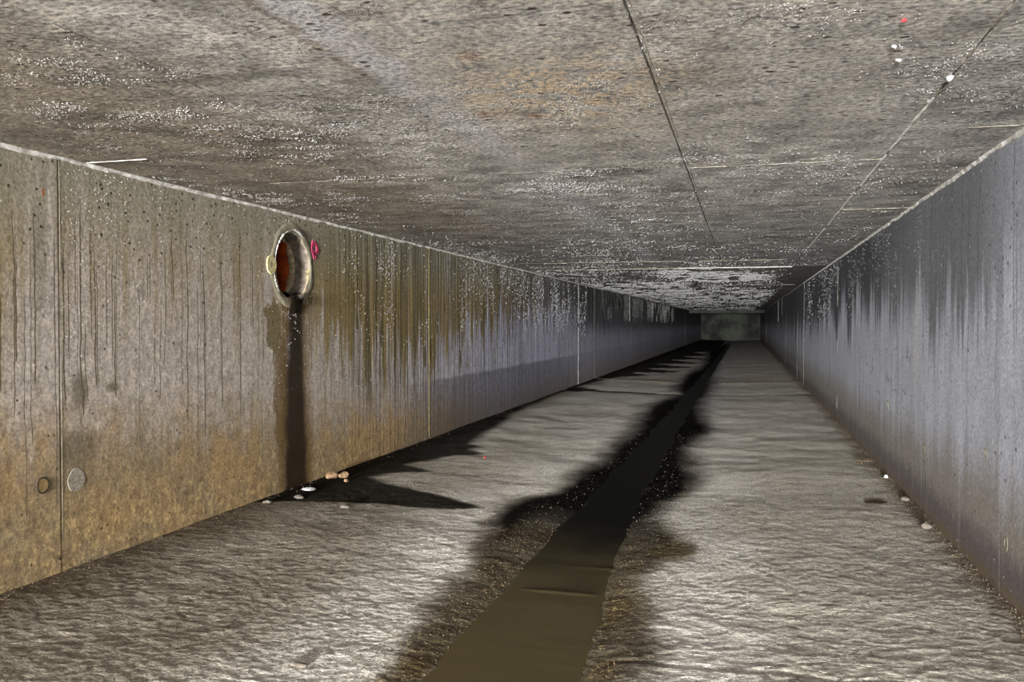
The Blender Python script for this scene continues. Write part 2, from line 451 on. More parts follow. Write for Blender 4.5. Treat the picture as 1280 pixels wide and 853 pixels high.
def box_bm(x0, x1, y0, y1, z0, z1, bev=0.0):
    bm = bmesh.new(); bmesh.ops.create_cube(bm, size=1)
    for v in bm.verts:
        v.co = Vector(((x0 + x1) / 2 + v.co.x * (x1 - x0), (y0 + y1) / 2 + v.co.y * (y1 - y0), (z0 + z1) / 2 + v.co.z * (z1 - z0)))
    if bev: bmesh.ops.bevel(bm, geom=bm.edges[:], offset=bev, segments=1, affect='EDGES', profile=.5)
    return bm

def structure(o, label, cat):
    o['kind'] = 'structure'; o['label'] = label; o['category'] = cat
    return o
def thing(o, label, cat, group=None):
    o['label'] = label; o['category'] = cat
    if group: o['group'] = group
    return o

# numpy value noise -------------------------------------------------
_tab = np.random.default_rng(3).random((256, 256))
def vnoise(x, y):
    xi = np.floor(x).astype(int); yi = np.floor(y).astype(int)
    fx, fy = x - xi, y - yi
    fx = fx * fx * (3 - 2 * fx); fy = fy * fy * (3 - 2 * fy)
    g = lambda a, b: _tab[a & 255, b & 255]
    return (g(xi, yi) * (1 - fx) * (1 - fy) + g(xi + 1, yi) * fx * (1 - fy) + g(xi, yi + 1) * (1 - fx) * fy + g(xi + 1, yi + 1) * fx * fy)
def fbm(x, y, oct=4, gain=.5):
    a, s, tot = 1.0, 0.0, 0.0
    for i in range(oct):
        s = s + a * vnoise(x * 2 ** i + 17.3 * i, y * 2 ** i + 9.1 * i); tot += a; a *= gain
    return s / tot
def sst(x, a, b):
    t = np.clip((x - a) / (b - a), 0, 1); return t * t * (3 - 2 * t)

def ribbon(name, pts, width, height, side, up, mat, parent, seed=0, rag=.6, step=.02, gap=-1.0):
    """ragged crust along a straight line pts[0]->pts[1]; side/up are unit vectors"""
    p0, p1 = np.array(pts[0], float), np.array(pts[1], float)
    L = np.linalg.norm(p1 - p0); n = max(4, int(L / step))
    tt = np.linspace(0, 1, n)[:, None]
    s = tt[:, 0] * L
    side, up = np.array(side, float), np.array(up, float)
    wa = width * (1 - rag + 2 * rag * fbm(s * 14 + seed * 7.7, s * 0 + seed * 3.1, 4, .65))
    wb = width * (1 - rag + 2 * rag * fbm(s * 14 + seed * 5.3, s * 0 + seed * 1.7 + 40, 4, .65))
    if gap > 0:
        k = sst(fbm(s * 3.1 + seed, s * 0 + seed * 2.3, 3), gap - .05, gap + .05)
        wa, wb = wa * k, wb * k
        hh = height * k
    else: hh = np.full(n, height)
    hh = hh * (.5 + fbm(s * 25 + seed, s * 0 + 5.5, 3))
    c = p0 + (p1 - p0) * tt
    off = (fbm(s * 4 + seed * 1.3, s * 0 + 8.8, 3) - .5) * width * .6
    c = c + side * off[:, None]
    v = np.stack([c - side * wa[:, None] / 2 - up * .002, c - side * wa[:, None] * .2 + up * hh[:, None], c + side * wb[:, None] * .2 + up * hh[:, None] * .8, c + side * wb[:, None] / 2 - up * .002], 1).reshape(-1, 3)
    i = np.arange(n - 1)[:, None] * 4
    f = np.concatenate([np.concatenate([i + k, i + k + 1, i + k + 5, i + k + 4], 1) for k in range(3)])
    return from_np(name, v, f, mat, parent)

# ------------------------------------------------------------------ floor
def build_floor():
    rows = list(np.arange(Y0, 1.8, .1)); y = 1.8
    while y < 60:
        rows.append(y); y += min(.28, max(.0085, .0085 * (y / 3) ** 2))
    rows.append(60.0)
    ys = np.array(rows); xs = np.linspace(WL - .02, WR + .02, 500)
    X, Y = np.meshgrid(xs, ys)
    # channel edges (water line) along the tunnel
    xl = np.interp(Y, [-6, 2.4, 5.6, 8, 12, 20, 30, 60], [-1.03, -1.025, -1.0, -.98, -.95, -.93, -.92, -.92])
    xr = np.interp(Y, [-6, 2.6, 3.3, 3.85, 4.5, 5.4, 8, 14, 60], [-.47, -.475, -.515, -.58, -.605, -.64, -.66, -.70, -.74])
    n_e = (fbm(X * 3 + 5, Y * 3, 4) - .5)
    dl, dr = X - xl + n_e * .06, xr - X + n_e * .06
    inside = np.minimum(dl, dr)
    fall = np.where(X < (xl + xr) / 2, sst(X, WL, -1.05), sst(-X, -WR, .45))
    z = -.042 * fall - .046 * sst(inside, -.16, .14)
    rough = 1 - .75 * sst(inside, -.05, .1)
    ridg = lambda a: 1 - np.abs(2 * a - 1)
    n1 = fbm(X * 26, Y * 26, 4, .6); n2 = fbm(X * 7 + 30, Y * 9, 4); n3 = fbm(X * 1.2, Y * 1.2, 2)
    n4 = ridg(fbm(X * 16 + 9, Y * 26 + 4, 3)); n5 = fbm(X * 48, Y * 60, 2)
    far = np.clip(Y / 12, .6, 1.6)
    nearf = sst(-Y, -9, -4); n6 = fbm(X * 5 + 12, 30 * np.log(np.maximum(Y, .3)), 4, .6)
    z = z + rough * (far * (n2 - .5) * .006 + nearf * ((n1 - .5) * .003 + (n4 - .8) * .001 + (n5 - .5) * .0022 + np.abs(2 * fbm(X * 20 + 3, Y * 27, 3, .6) - 1) * .0032) + (1 - nearf) * (n6 - .5) * .013) + (n3 - .5) * .015 * (1 - sst(inside, -.4, 0))
    # construction joints: low ridge at 16.6 m and a step at 13.9 m
    for yj, hgt, w in ((16.7, .03, .10), (13.95, -.02, .08), (2.85, -.004, .012)):
        yy = Y + (fbm(X * 3, X * 0 + yj, 3) - .5) * .25
        z = z + hgt * np.exp(-((yy - yj) / w) ** 2) * rough * (1 if yj > 5 else sst(X, -.5, -.3))
    # wet band around the channel
    wl = np.array([(-6, -1.12), (2.6, -1.13), (3.0, -1.16), (3.7, -1.22), (4.3, -1.30), (4.75, -1.42), (5.1, -1.46), (5.35, -1.40), (5.6, -1.27), (6.5, -1.24), (7.7, -1.24), (8.9, -1.22), (11.8, -1.33), (13.8, -1.10), (15.5, -1.25), (19.2, -1.30), (23.8, -1.12), (35, -1.5), (55, -.98), (60, -.98)])
    wr = np.array([(-6, -.27), (2.7, -.27), (3.3, -.30), (3.8, -.40), (4.1, -.36), (4.35, -.22), (4.6, -.3), (5.0, -.44), (5.45, -.46), (5.9, -.3), (6.3, -.27), (7.9, -.41), (9.2, -.27), (12, -.51), (15, -.45), (19.4, -.62), (30, -.68), (55, -.85), (60, -.85)])
    Yn = 12 * np.log(np.maximum(Y, .3)); nw = (fbm(X * 4 + 60, Yn, 4) - .5)
    s = .09 + .012 * np.clip(Y, 0, 14)
    dL = X - np.interp(Y, *wl.T) + nw * .2
    dR = np.interp(Y, *wr.T) - X + nw * .16
    wet = sst(dL, -s * .7, s) * sst(dR, -s * .7, s)
    # tongues of seepage reaching out from the left wall
    tg = np.array([(-6, -3), (4.45, -2.95), (4.62, -2.84), (4.76, -2.5), (4.86, -2.0), (4.93, -1.62), (4.99, -1.50), (5.06, -1.56), (5.2, -1.8), (5.33, -2.1), (5.45, -2.35), (5.62, -2.52), (5.8, -2.5), (5.92, -2.28), (5.99, -2.18), (6.06, -2.3), (6.2, -2.5), (6.4, -2.46), (6.7, -2.34), (6.9, -2.14), (6.98, -2.08), (7.08, -2.24), (7.17, -2.26), (7.25, -2.16), (7.4, -2.34), (8.2, -2.45), (9.4, -2.56), (10.0, -2.68), (12.4, -2.75), (13.4, -2.76), (13.75, -2.3), (13.95, -1.0), (14.15, -2.3), (14.5, -2.7), (16.2, -2.66), (17.6, -2.5), (18.6, -1.9), (19.2, -2.45), (20.4, -1.3), (21.2, -2.35), (22.6, -1.2), (23.6, -2.3), (25, -1.1), (26.5, -2.2), (28, -1.1), (29.6, -2.0), (31.5, -1.1), (34, -1.9), (36, -1.1), (60, -1.2)])
    tw = np.interp(Y + nw * .12, *tg.T) - X + nw * .10
    tong = sst(tw, -.05, .09)
    wet = np.maximum(wet, tong * .95)
    silt = (sst(dL, -.75, -.1) * (1 - sst(dL, -.12, .1)) * (X < -.7) + .8 * sst(dR, -.55, -.1) * (1 - sst(dR, -.1, .1)) * (X > -.7)) * (1 - tong) * sst(Y, 14, 5)
    silt = np.clip(silt * (.5 + fbm(X * 2 + 3, Y * 1.2, 3)), 0, 1)
    alg = sst(inside, -.26, -.05) * sst(-inside, -.06, .02) * (.55 + .9 * (fbm(X * 4, Y * 3 + 70, 3) - .3)) * sst(Y, 5.3, 4.2) * sst(wet, .05, .5)
    blob = np.sqrt(((X + .40) / .17) ** 2 + ((Y - 4.28) / .22) ** 2) + (nw * 1.6)
    alg = np.clip(np.maximum(alg, .9 * sst(-blob, -1.1, -.5)), 0, 1)
    nr, nc = X.shape
    v = np.stack([X, Y, z], -1).reshape(-1, 3)
    i = (np.arange(nr - 1)[:, None] * nc + np.arange(nc - 1)[None, :]).reshape(-1, 1)
    f = np.concatenate([i, i + 1, i + nc + 1, i + nc], 1)
    o = from_np('floor', v, f, M['floor'])
    for nm, a in (('wet', wet), ('silt', silt), ('algae', alg)):
        at = o.data.attributes.new(nm, 'FLOAT', 'POINT'); at.data.foreach_set('value', a.astype(np.float32).ravel())
    structure(o, 'rough silt-covered concrete floor with a dark wet channel', 'floor')
    return o
floor = build_floor()

# shallow water lying in the channel
def build_water():
    rows = list(np.arange(Y0, 1.8, .1)); y = 1.8
    while y < 60: rows.append(y); y += min(.3, max(.012, .012 * (y / 3) ** 2))
    ys = np.array(rows); xs = np.linspace(-1.10, -.42, 40)
    X, Y = np.meshgrid(xs, ys)
    z = -.069 + (fbm(X * 5, Y * 9, 3) - .5) * .0012
    for yj, a, b in ((3.99, -.9, -.56), (3.58, -.92, -.6), (5.5, -.97, -.64)):       # thin standing ripples
        z += .0035 * np.exp(-((Y + .03 * X - yj) / .008) ** 2) * sst(X, a - .02, a + .02) * sst(-X, -b - .02, -b + .02)
    nr, nc = X.shape
    i = (np.arange(nr - 1)[:, None] * nc + np.arange(nc - 1)[None, :]).reshape(-1, 1)
    o = from_np('water_stream', np.stack([X, Y, z], -1).reshape(-1, 3), np.concatenate([i, i + 1, i + nc + 1, i + nc], 1), M['water'])
    o['kind'] = 'stuff'
    thing(o, 'shallow murky olive-black stream along the floor channel', 'water')
build_water()

# ------------------------------------------------------------------ ceiling panels
GAPX = .005
ceiling = from_bm('ceiling', box_bm(WL - .3, WR + .3, Y0, Y1, H + .045, H + .25), M['gap'])
structure(ceiling, 'low concrete slab ceiling of mottled grey-brown panels with pale joints', 'ceiling')
strips = [(WL - .02, -2.36, [Y0, -1.5, 3.25, 10.0, 11.35, 16.6, 22.5, 28.5, 34.5, 40.5, 46.5, 53, Y1]),
          (-2.36, -1.605, [Y0, -2, 3.97, 10.0, 11.35, 16.6, 22.5, 28.5, 34.5, 40.5, 46.5, 53, Y1]),
          (-1.605, -.264, [Y0, -2, 4.0, 10.05, 11.35, 16.6, 22.5, 28.5, 34.5, 40.5, 46.5, 53, Y1]),
          (-.264, .578, [Y0, -2, 4.08, 10.15, 11.4, 16.6, 22.5, 28.5, 34.5, 40.5, 46.5, 53, Y1]),
          (.578, WR + .02, [Y0, -1, 3.51, 5.82, 10.2, 14.2, 18.6, 24.5, 30, 36, 42, 48, 54, Y1])]
for x0, x1, ys in strips:
    for a, b in zip(ys[:-1], ys[1:]):
        dz = random.uniform(-.0005, .0005)
        g = .003
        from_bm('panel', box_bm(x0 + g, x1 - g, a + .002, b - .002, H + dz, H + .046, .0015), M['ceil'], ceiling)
UP, DN = (0, 0, 1), (0, 0, -1)
cz = H + .001
def crust(p0, p1, w, h, side, mat, seed, **k): return ribbon('lime_crust', (p0, p1), w, h, side, DN, M[mat], ceiling, seed, **k)
crust((.578, 1.2, cz), (.578, 3.0, cz), .012, .004, (1, 0, 0), 'limegrey', 1, rag=.8, gap=.42)
crust((.578, 3.0, cz), (.578, 9.5, cz), .016, .005, (1, 0, 0), 'lime', 2, rag=.8, gap=.38)
crust((-.252, 1.2, cz), (-.252, 10.0, cz), .009, .002, (1, 0, 0), 'limegrey', 3, gap=.3)
crust((-2.3, 3.985, cz), (-1.0, 4.0, cz), .006, .002, (0, 1, 0), 'limegrey', 4, rag=.9, gap=.5)
crust((-1.2, 4.0, cz), (-.27, 4.0, cz), .009, .002, (0, 1, 0), 'limegrey', 5, rag=.95, gap=.4)
crust((-.26, 4.08, cz), (.575, 4.08, cz), .012, .0025, (0, 1, 0), 'limegrey', 6, rag=.95, gap=.4)
crust((.585, 3.51, cz), (WR, 3.51, cz), .008, .003, (0, 1, 0), 'limegrey', 7, gap=.42)
crust((.585, 5.82, cz), (WR, 5.82, cz), .012, .003, (0, 1, 0), 'limegrey', 8, gap=.42)
crust((-2.84, 3.25, cz), (-2.52, 3.245, cz), .022, .004, (0, 1, 0), 'lime', 9, rag=.5)
crust((-2.3, 10.05, cz), (.57, 10.15, cz), .05, .006, (0, 1, 0), 'limegrey', 10, rag=.6, gap=.3)
crust((-.84, 11.36, cz), (.57, 11.4, cz), .09, .010, (0, 1, 0), 'lime', 11, rag=.4)
crust((-2.7, 11.36, cz), (-.84, 11.36, cz), .06, .008, (0, 1, 0), 'limegrey', 12, rag=.8, gap=.4)
crust((-1.6, 16.6, cz), (.9, 16.6, cz), .09, .008, (0, 1, 0), 'limegrey', 13, rag=.7, gap=.35)
crust((-2.6, 22.5, cz), (.5, 22.5, cz), .12, .010, (0, 1, 0), 'limegrey', 14, rag=.7, gap=.35)
crust((-2.6, 34.5, cz), (-.2, 34.5, cz), .35, .02, (0, 1, 0), 'limegrey', 15, rag=.7)

# ------------------------------------------------------------------ walls
TH = .03
HY, HZ, HR = 5.105, 1.458, .222          # drain pipe opening in the left wall
def hole_panel(y0, y1, z0, z1, x0, x1):
    bm = bmesh.new()
    angs = sorted([2 * math.pi * i / 72 for i in range(72)] + [math.atan2(b - HZ, a - HY) % (2 * math.pi) for a in (y0, y1) for b in (z0, z1)])
    inn, out = [], []
    for a in angs:
        c, s = math.cos(a), math.sin(a)
        t = min([((y1 - HY) / c if c > 1e-9 else 1e9), ((y0 - HY) / c if c < -1e-9 else 1e9), ((z1 - HZ) / s if s > 1e-9 else 1e9), ((z0 - HZ) / s if s < -1e-9 else 1e9)])
        r = HR * (1 + .025 * math.sin(3 * a + 1) + .018 * math.sin(7 * a) + .012 * math.sin(13 * a))
        inn.append((HY + r * c, HZ + r * s)); out.append((HY + t * c, HZ + t * s))
    def ring(pp, x): return [bm.verts.new((x, p[0], p[1])) for p in pp]
    fi, fo, bi, bo = ring(inn, x1), ring(out, x1), ring(inn, x0), ring(out, x0)
    n = len(angs)
    for i in range(n):
        j = (i + 1) % n
        bm.faces.new((fo[i], fo[j], fi[j], fi[i])); bm.faces.new((bi[i], bi[j], bo[j], bo[i]))
        bm.faces.new((fi[i], fi[j], bi[j], bi[i])); bm.faces.new((bo[i], bo[j], fo[j], fo[i]))
    bmesh.ops.recalc_face_normals(bm, faces=bm.faces)
    return bm

# backing behind the left panels, left open around the pipe
bm = bmesh.new()
for a in ((Y0, HY - .26, -.15, H + .05), (HY + .26, Y1, -.15, H + .05), (HY - .26, HY + .26, -.15, HZ - .26), (HY - .26, HY + .26, HZ + .26, H + .05)):
    b = box_bm(WL - .30, WL - TH, a[0], a[1], a[2], a[3]); me = bpy.data.meshes.new('t'); b.to_mesh(me); bm.from_mesh(me); bpy.data.meshes.remove(me); b.free()
wall_left = from_bm('wall_left', bm, M['gap'])
structure(wall_left, 'left concrete wall of cast panels, ochre at the foot, olive drips above', 'wall')
LJ = [Y0, -1.4, 3.1, 7.63, 9.93, 15.18, 16.88, 22.25, 27.6, 33.06, 38.4, 43.8, 49.2, 54.6, Y1]
for a, b in zip(LJ[:-1], LJ[1:]):
    d = 0 if a == 3.1 else random.uniform(-.002, .002)
    if a == 3.1: bm = hole_panel(a + .004, b - .002, -.14, H - .002, WL - TH, WL)
    else: bm = box_bm(WL - TH, WL + d, a + (.002), b - (.004 if b == 3.1 else .002), -.14, H - .002, .002)
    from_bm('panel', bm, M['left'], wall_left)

wall_right = from_bm('wall_right', box_bm(WR + TH, WR + .3, Y0, Y1, -.15, H + .05), M['gap'])
structure(wall_right, 'right concrete wall of blue-grey cast panels with dark damp streaks', 'wall')
RJ = [Y0, .7, 5.43, 10.17, 15.8, 17.69, 22.7, 27.7, 32.7, 37.7, 42.7, 47.7, 52.7, Y1]
for a, b in zip(RJ[:-1], RJ[1:]):
    d = random.uniform(-.002, .002)
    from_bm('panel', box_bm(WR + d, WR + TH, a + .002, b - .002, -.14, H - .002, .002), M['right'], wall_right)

def seam(y, z0, z1, w, h, mat, seed, wall, **k):
    left = wall is wall_left
    ribbon('lime_seam', ((WL if left else WR, y, z1), (WL if left else WR, y, z0)), w, h, (0, 1, 0), (1, 0, 0) if left else (-1, 0, 0), M[mat], wall, seed, **k)
seam(3.109, 0, 1.78, .004, .001, 'mortar', 21, wall_left, gap=.5)
seam(7.63, .02, 1.79, .014, .003, 'limeyel', 22, wall_left, rag=.4)
seam(9.93, .02, 1.79, .012, .001, 'limeyel', 23, wall_left, gap=.35)
seam(15.18, .0, 1.79, .04, .004, 'lime', 24, wall_left, gap=.3)
seam(16.88, .0, 1.79, .06, .003, 'limegrey', 25, wall_left, rag=.5)
seam(22.25, 1.15, 1.79, .06, .008, 'lime', 26, wall_left)
seam(33.06, 1.2, 1.79, .10, .01, 'limegrey', 27, wall_left)
seam(36.5, 1.2, 1.79, .12, .01, 'limegrey', 28, wall_left)
seam(5.43, .0, 1.5, .007, .001, 'mortar', 29, wall_right, rag=.9, gap=.5)
seam(10.17, .0, 1.79, .012, .003, 'limegrey', 30, wall_right, gap=.5)
seam(15.8, .1, 1.79, .020, .002, 'limegrey', 31, wall_right, gap=.35)
seam(17.69, .0, 1.1, .03, .005, 'limegrey', 32, wall_right, gap=.35)
seam(27.7, 1.15, 1.79, .10, .008, 'lime', 33, wall_right)
seam(24.9, 1.3, 1.79, .05, .006, 'limegrey', 34, wall_right)

# pale crust where the walls meet the ceiling
D = 1 / math.sqrt(2)
ribbon('lime_crust', ((WL + .002, Y0, H - .004), (WL + .002, 18, H - .004)), .042, .009, (-D * .6, 0, -D * 1.1), (D, 0, -D), M['lime'], wall_left, 41, rag=.75, gap=.22)
ribbon('lime_crust', ((WL + .002, 18, H - .004), (WL + .002, 42, H - .004)), .05, .012, (-D * .6, 0, -D * 1.1), (D, 0, -D), M['limegrey'], wall_left, 42, rag=.8, step=.08)
ribbon('lime_crust', ((WR - .002, Y0, H - .004), (WR - .002, 16, H - .004)), .036, .010, (D * .6, 0, -D * 1.1), (-D, 0, -D), M['lime'], wall_right, 43, rag=.75)
ribbon('lime_crust', ((WR - .002, 16, H - .004), (WR - .002, 40, H - .004)), .05, .012, (D * .6, 0, -D * 1.1), (-D, 0, -D), M['limegrey'], wall_right, 44, rag=.8, step=.08)

# end wall with a lowered beam in front of it
wall_back = from_bm('wall_back', box_bm(WL - .3, WR + .3, Y1, Y1 + .3, -.2, H + .25), M['back'])
structure(wall_back, 'dim greenish concrete wall closing the far end of the tunnel', 'wall')
beam = from_bm('trim_1', box_bm(WL - .02, WR + .02, 47.0, 47.5, H - .16, H + .02, .02), M['beam'])
structure(beam, 'dark low concrete beam across the far ceiling', 'beam')

# ------------------------------------------------------------------ drain pipe in the left wall
pipe = bpy.data.objects.new('drain_pipe', None); COL.objects.link(pipe); pipe.location = (WL, HY, HZ - HR)
thing(pipe, 'round rusty drain pipe opening high in the left wall', 'pipe')
def at_pipe(o): o.parent = pipe; o.matrix_parent_inverse.identity(); o.location = -pipe.location; return o
def tube(name, prof, mat, n=72, wob=.02, seed=0, close=False, smooth=True):
    """prof: list of (x offset, radius) about the pipe axis"""
    v, f = [], []
    for k, (x, r) in enumerate(prof):
        for i in range(n):
            a = 2 * math.pi * i / n
            rr = r * (1 + wob * (math.sin(3 * a + 1 + seed) + .7 * math.sin(7 * a + seed * 2) + .5 * math.sin(13 * a + k)))
            v.append((WL + x + wob * .06 * math.sin(5 * a + k * 2 + seed), HY + rr * math.cos(a), HZ + rr * math.sin(a)))
    for k in range(len(prof) - 1):
        for i in range(n):
            j = (i + 1) % n
            f.append((k * n + i, k * n + j, k * n + n + j, k * n + n + i))
    return at_pipe(from_np(name, v, f, M[mat], None, smooth))
tube('mortar_collar', [(-.004, .292), (.0012, .28), (.0025, .255), (.003, .228), (.0, .2235)], 'mortar', wob=.02, seed=2)
tube('concrete_bore', [(.002, .224), (-.02, .218), (-.07, .213), (-.115, .208)], 'bore', wob=.014, seed=1)
tube('cream_lip', [(-.100, .212), (-.105, .203), (-.118, .197), (-.135, .199), (-.15, .21)], 'cream', wob=.022, seed=4)
tube('clay_liner', [(-.12, .205), (-.30, .203), (-.62, .203), (-.66, .18), (-.66, .001)], 'rust', wob=.006, seed=3)
# pale flakes round the left of the rim
def arc_crust(name, a0, a1, r, w, h, mat, seed, x=.007):
    n = 60; v, f = [], []
    rs = np.random.default_rng(seed)
    for i in range(n + 1):
        a = math.radians(a0 + (a1 - a0) * i / n); k = (.1 + 1.2 * rs.random() ** 2) * math.sin(math.pi * min(1, max(0, i / n)) * .98 + .03)
        for q, hh in ((-.5, 0), (0, h), (.5, 0)):
            rr = r + q * w * k
            v.append((WL + x + hh * k, HY + rr * math.cos(a), HZ + rr * math.sin(a)))
    for i in range(n):
        for q in (0, 1): f.append((i * 3 + q, i * 3 + q + 1, i * 3 + q + 4, i * 3 + q + 3))
    return at_pipe(from_np(name, v, f, M[mat], None, True))
arc_crust('lime_flakes', 95, 176, .232, .020, .008, 'lime', 1)
arc_crust('lime_flakes', 190, 225, .252, .028, .007, 'lime', 2)
arc_crust('lime_flakes', 55, 95, .238, .030, .007, 'lime', 3)
# wet black spout and sill at the bottom of the opening
def spout():
    v, f = [], []
    n = 24
    for k, (x, zz, w) in enumerate(((-.16, -.196, .10), (-.05, -.198, .11), (.012, -.205, .10), (.030, -.222, .085), (.018, -.26, .078), (.005, -.31, .085))):
        for i in range(n + 1):
            q = -1 + 2 * i / n
            a = q * w
            sag = .10 * (a / .2) ** 2 if k < 3 else 0
            edge = (1 - q * q)
            xx = x if k < 3 else .001 + (x - .001) * (edge ** .5) * (.8 + .3 * math.sin(i * 2.1 + k))
            v.append((WL + xx, HY + .03 + a, HZ + zz + sag + .006 * math.sin(i * 1.7 + k)))
    for k in range(5):
        for i in range(n): f.append((k * (n + 1) + i, k * (n + 1) + i + 1, (k + 1) * (n + 1) + i + 1, (k + 1) * (n + 1) + i))
    return at_pipe(from_np('wet_spout', v, f, M['dark'], None, True))
spout()
arc_crust('cream_sill', 272, 312, .222, .05, .02, 'bore', 5, x=.004)

# ------------------------------------------------------------------ small fittings on the walls
def ring_fit(name, wall, y, z, r0, r1, h, mat, seed=0, lump=.05):
    h = min(h, .006); sx = 1 if wall is wall_left else -1; X0 = WL if wall is wall_left else WR
    n = 28; v, f = [], []
    prof = [(0, r1), (h, r1 * .96), (h, r0 + (r1 - r0) * .15), (-.002 if r0 > 0 else h, max(r0, .0005))]
    for k, (hx, r) in enumerate(prof):
        for i in range(n):
            a = 2 * math.pi * i / n; rr = r * (1 + lump * math.sin(3 * a + seed) + lump * .7 * math.sin(5 * a + 2 * seed))
            v.append((X0 + sx * hx, y + rr * math.cos(a), z + rr * math.sin(a)))
    for k in range(3):
        for i in range(n):
            j = (i + 1) % n; f.append((k * n + i, k * n + j, (k + 1) * n + j, (k + 1) * n + i))
    return from_np(name, v, f, M[mat], wall, False)
o = ring_fit('spacer_ring', wall_left, 4.835, 1.45, .014, .058, .014, 'yellow', 1, .03); o['label'] = 'cream plastic ring beside the pipe'
o = ring_fit('spacer_core', wall_left, 4.835, 1.45, 0, .016, .008, 'plug', 1)
o = ring_fit('paint_ring', wall_left, 5.40, 1.598, .020, .052, .0035, 'pink', 2, .09); o['label'] = 'pink painted ring'
o = ring_fit('paint_dab', wall_left, 5.40, 1.545, .008, .022, .0035, 'pink', 3, .12)
o = ring_fit('tie_plug', wall_left, 2.998, .397, .030, .036, .004, 'gap', 1, .03); o['label'] = 'dark ring of a filled tie hole'
ring_fit('tie_plug', wall_left, 2.998, .397, 0, .029, .003, 'ochre', 2, .02)
o = ring_fit('patch_disc', wall_left, 3.190, .387, 0, .052, .0012, 'plug', 3, .03); o['label'] = 'pale round mortar patch'
for k, (y, z, r) in enumerate(((6.65, .50, .035), (5.35, .37, .03), (3.75, .22, .03), (4.05, .53, .022))):
    ring_fit('tie_plug', wall_right, y, z, r * .55, r, .0015, 'mortar', k, .06)

# ------------------------------------------------------------------ white beads standing in for dewdrop glints (too many to count)
def beads(name, P, nrm, size, parent):
    P = np.asarray(P); n = len(P)
    nrm = np.array(nrm, float)
    a = np.array([1., 0, 0]) if abs(nrm[0]) < .5 else np.array([0, 1., 0])
    u = np.cross(nrm, a); w = np.cross(nrm, u)
    ring = [np.cos(t) * u + np.sin(t) * w for t in np.arange(5) * 2 * math.pi / 5]
    s = np.asarray(size)[:, None]
    vs = [P + s * r for r in ring] + [P + nrm * s * .9]
    v = np.stack(vs, 1).reshape(-1, 3)
    i = np.arange(n)[:, None] * 6
    f = np.concatenate([np.concatenate([i + k, i + (k + 1) % 5, i + 5], 1) for k in range(5)])
    o = from_np(name, v, f, M['glint'], parent); o['kind'] = 'stuff'
    return o
def sample(n, lo, hi, dens):
    a = RNG.uniform(lo[0], hi[0], n); b = lo[1] * (hi[1] / lo[1]) ** RNG.random(n) if lo[1] > 0 else RNG.uniform(lo[1], hi[1], n)
    k = RNG.random(n) < dens(a, b); return a[k], b[k]
# ceiling, near part: clusters
cl = lambda x, y: sst(.07 * sst(x, -2.0, -1.7) * sst(-x, .5, .9) + fbm(x * 2.2 + 11, y * 3.0 + 5, 3), .50, .66) * sst(fbm(x * 12, y * 14, 2), .42, .6) * np.where(x < -.3, 1, .6) * np.where(y > 4.6, .35, 1) + .022
x, y = sample(130000, (WL + .05, 1.5), (WR - .05, 11.2), cl)
beads('glint_beads', np.stack([x, y, np.full_like(x, H)], 1), DN, RNG.uniform(.0008, .0021, len(x)) * (.4 + y * .3), ceiling)
# ceiling, rough stretch beyond
cl2 = lambda x, y: (.15 + .85 * sst(fbm(x * 1.5 + 3, y * .5, 3), .35, .6)) * sst(-x, -.75, -.2) * sst(fbm(x * 6, y * 3, 2), .35, .55) * (.15 + .85 * sst(-y, -34, -15))
x, y = sample(95000, (WL + .05, 11.4), (WR - .05, 46), cl2)
beads('glint_beads', np.stack([x, y, np.full_like(x, H)], 1), DN, RNG.uniform(.004, .011, len(x)) * (y / 16), ceiling)
# left wall
dl = lambda z, y: sst(z, .7, 1.3) * sst(fbm(y * 3, z * 1.2, 3), .42, .66) * np.where(y > 5, 1, .35) + .03 * (z > .5)
z, y = sample(22000, (.1, 2.6), (1.77, 16), dl)
k = (y - HY) ** 2 + (z - HZ) ** 2 > .29 ** 2; z, y = z[k], y[k]
beads('glint_beads', np.stack([np.full_like(z, WL), y, z], 1), (1, 0, 0), RNG.uniform(.0010, .0024, len(z)) * (.5 + y * .25), wall_left)
dl2 = lambda z, y: sst(z, 1.05, 1.4) * sst(fbm(y * 1.2 + 8, z * .8, 3), .42, .6)
z, y = sample(12000, (.8, 16.9), (1.77, 36), dl2)
beads('glint_beads', np.stack([np.full_like(z, WL), y, z], 1), (1, 0, 0), RNG.uniform(.003, .007, len(z)) * (y / 18), wall_left)
# right wall
dr = lambda z, y: sst(z, .9, 1.4) * sst(fbm(y * 2.2, z * 1.6 + 30, 3), .40, .62) + .02
z, y = sample(11000, (.1, 3.2), (1.77, 16), dr)
beads('glint_beads', np.stack([np.full_like(z, WR), y, z], 1), (-1, 0, 0), RNG.uniform(.0007, .0017, len(z)) * (.5 + y * .25), wall_right)

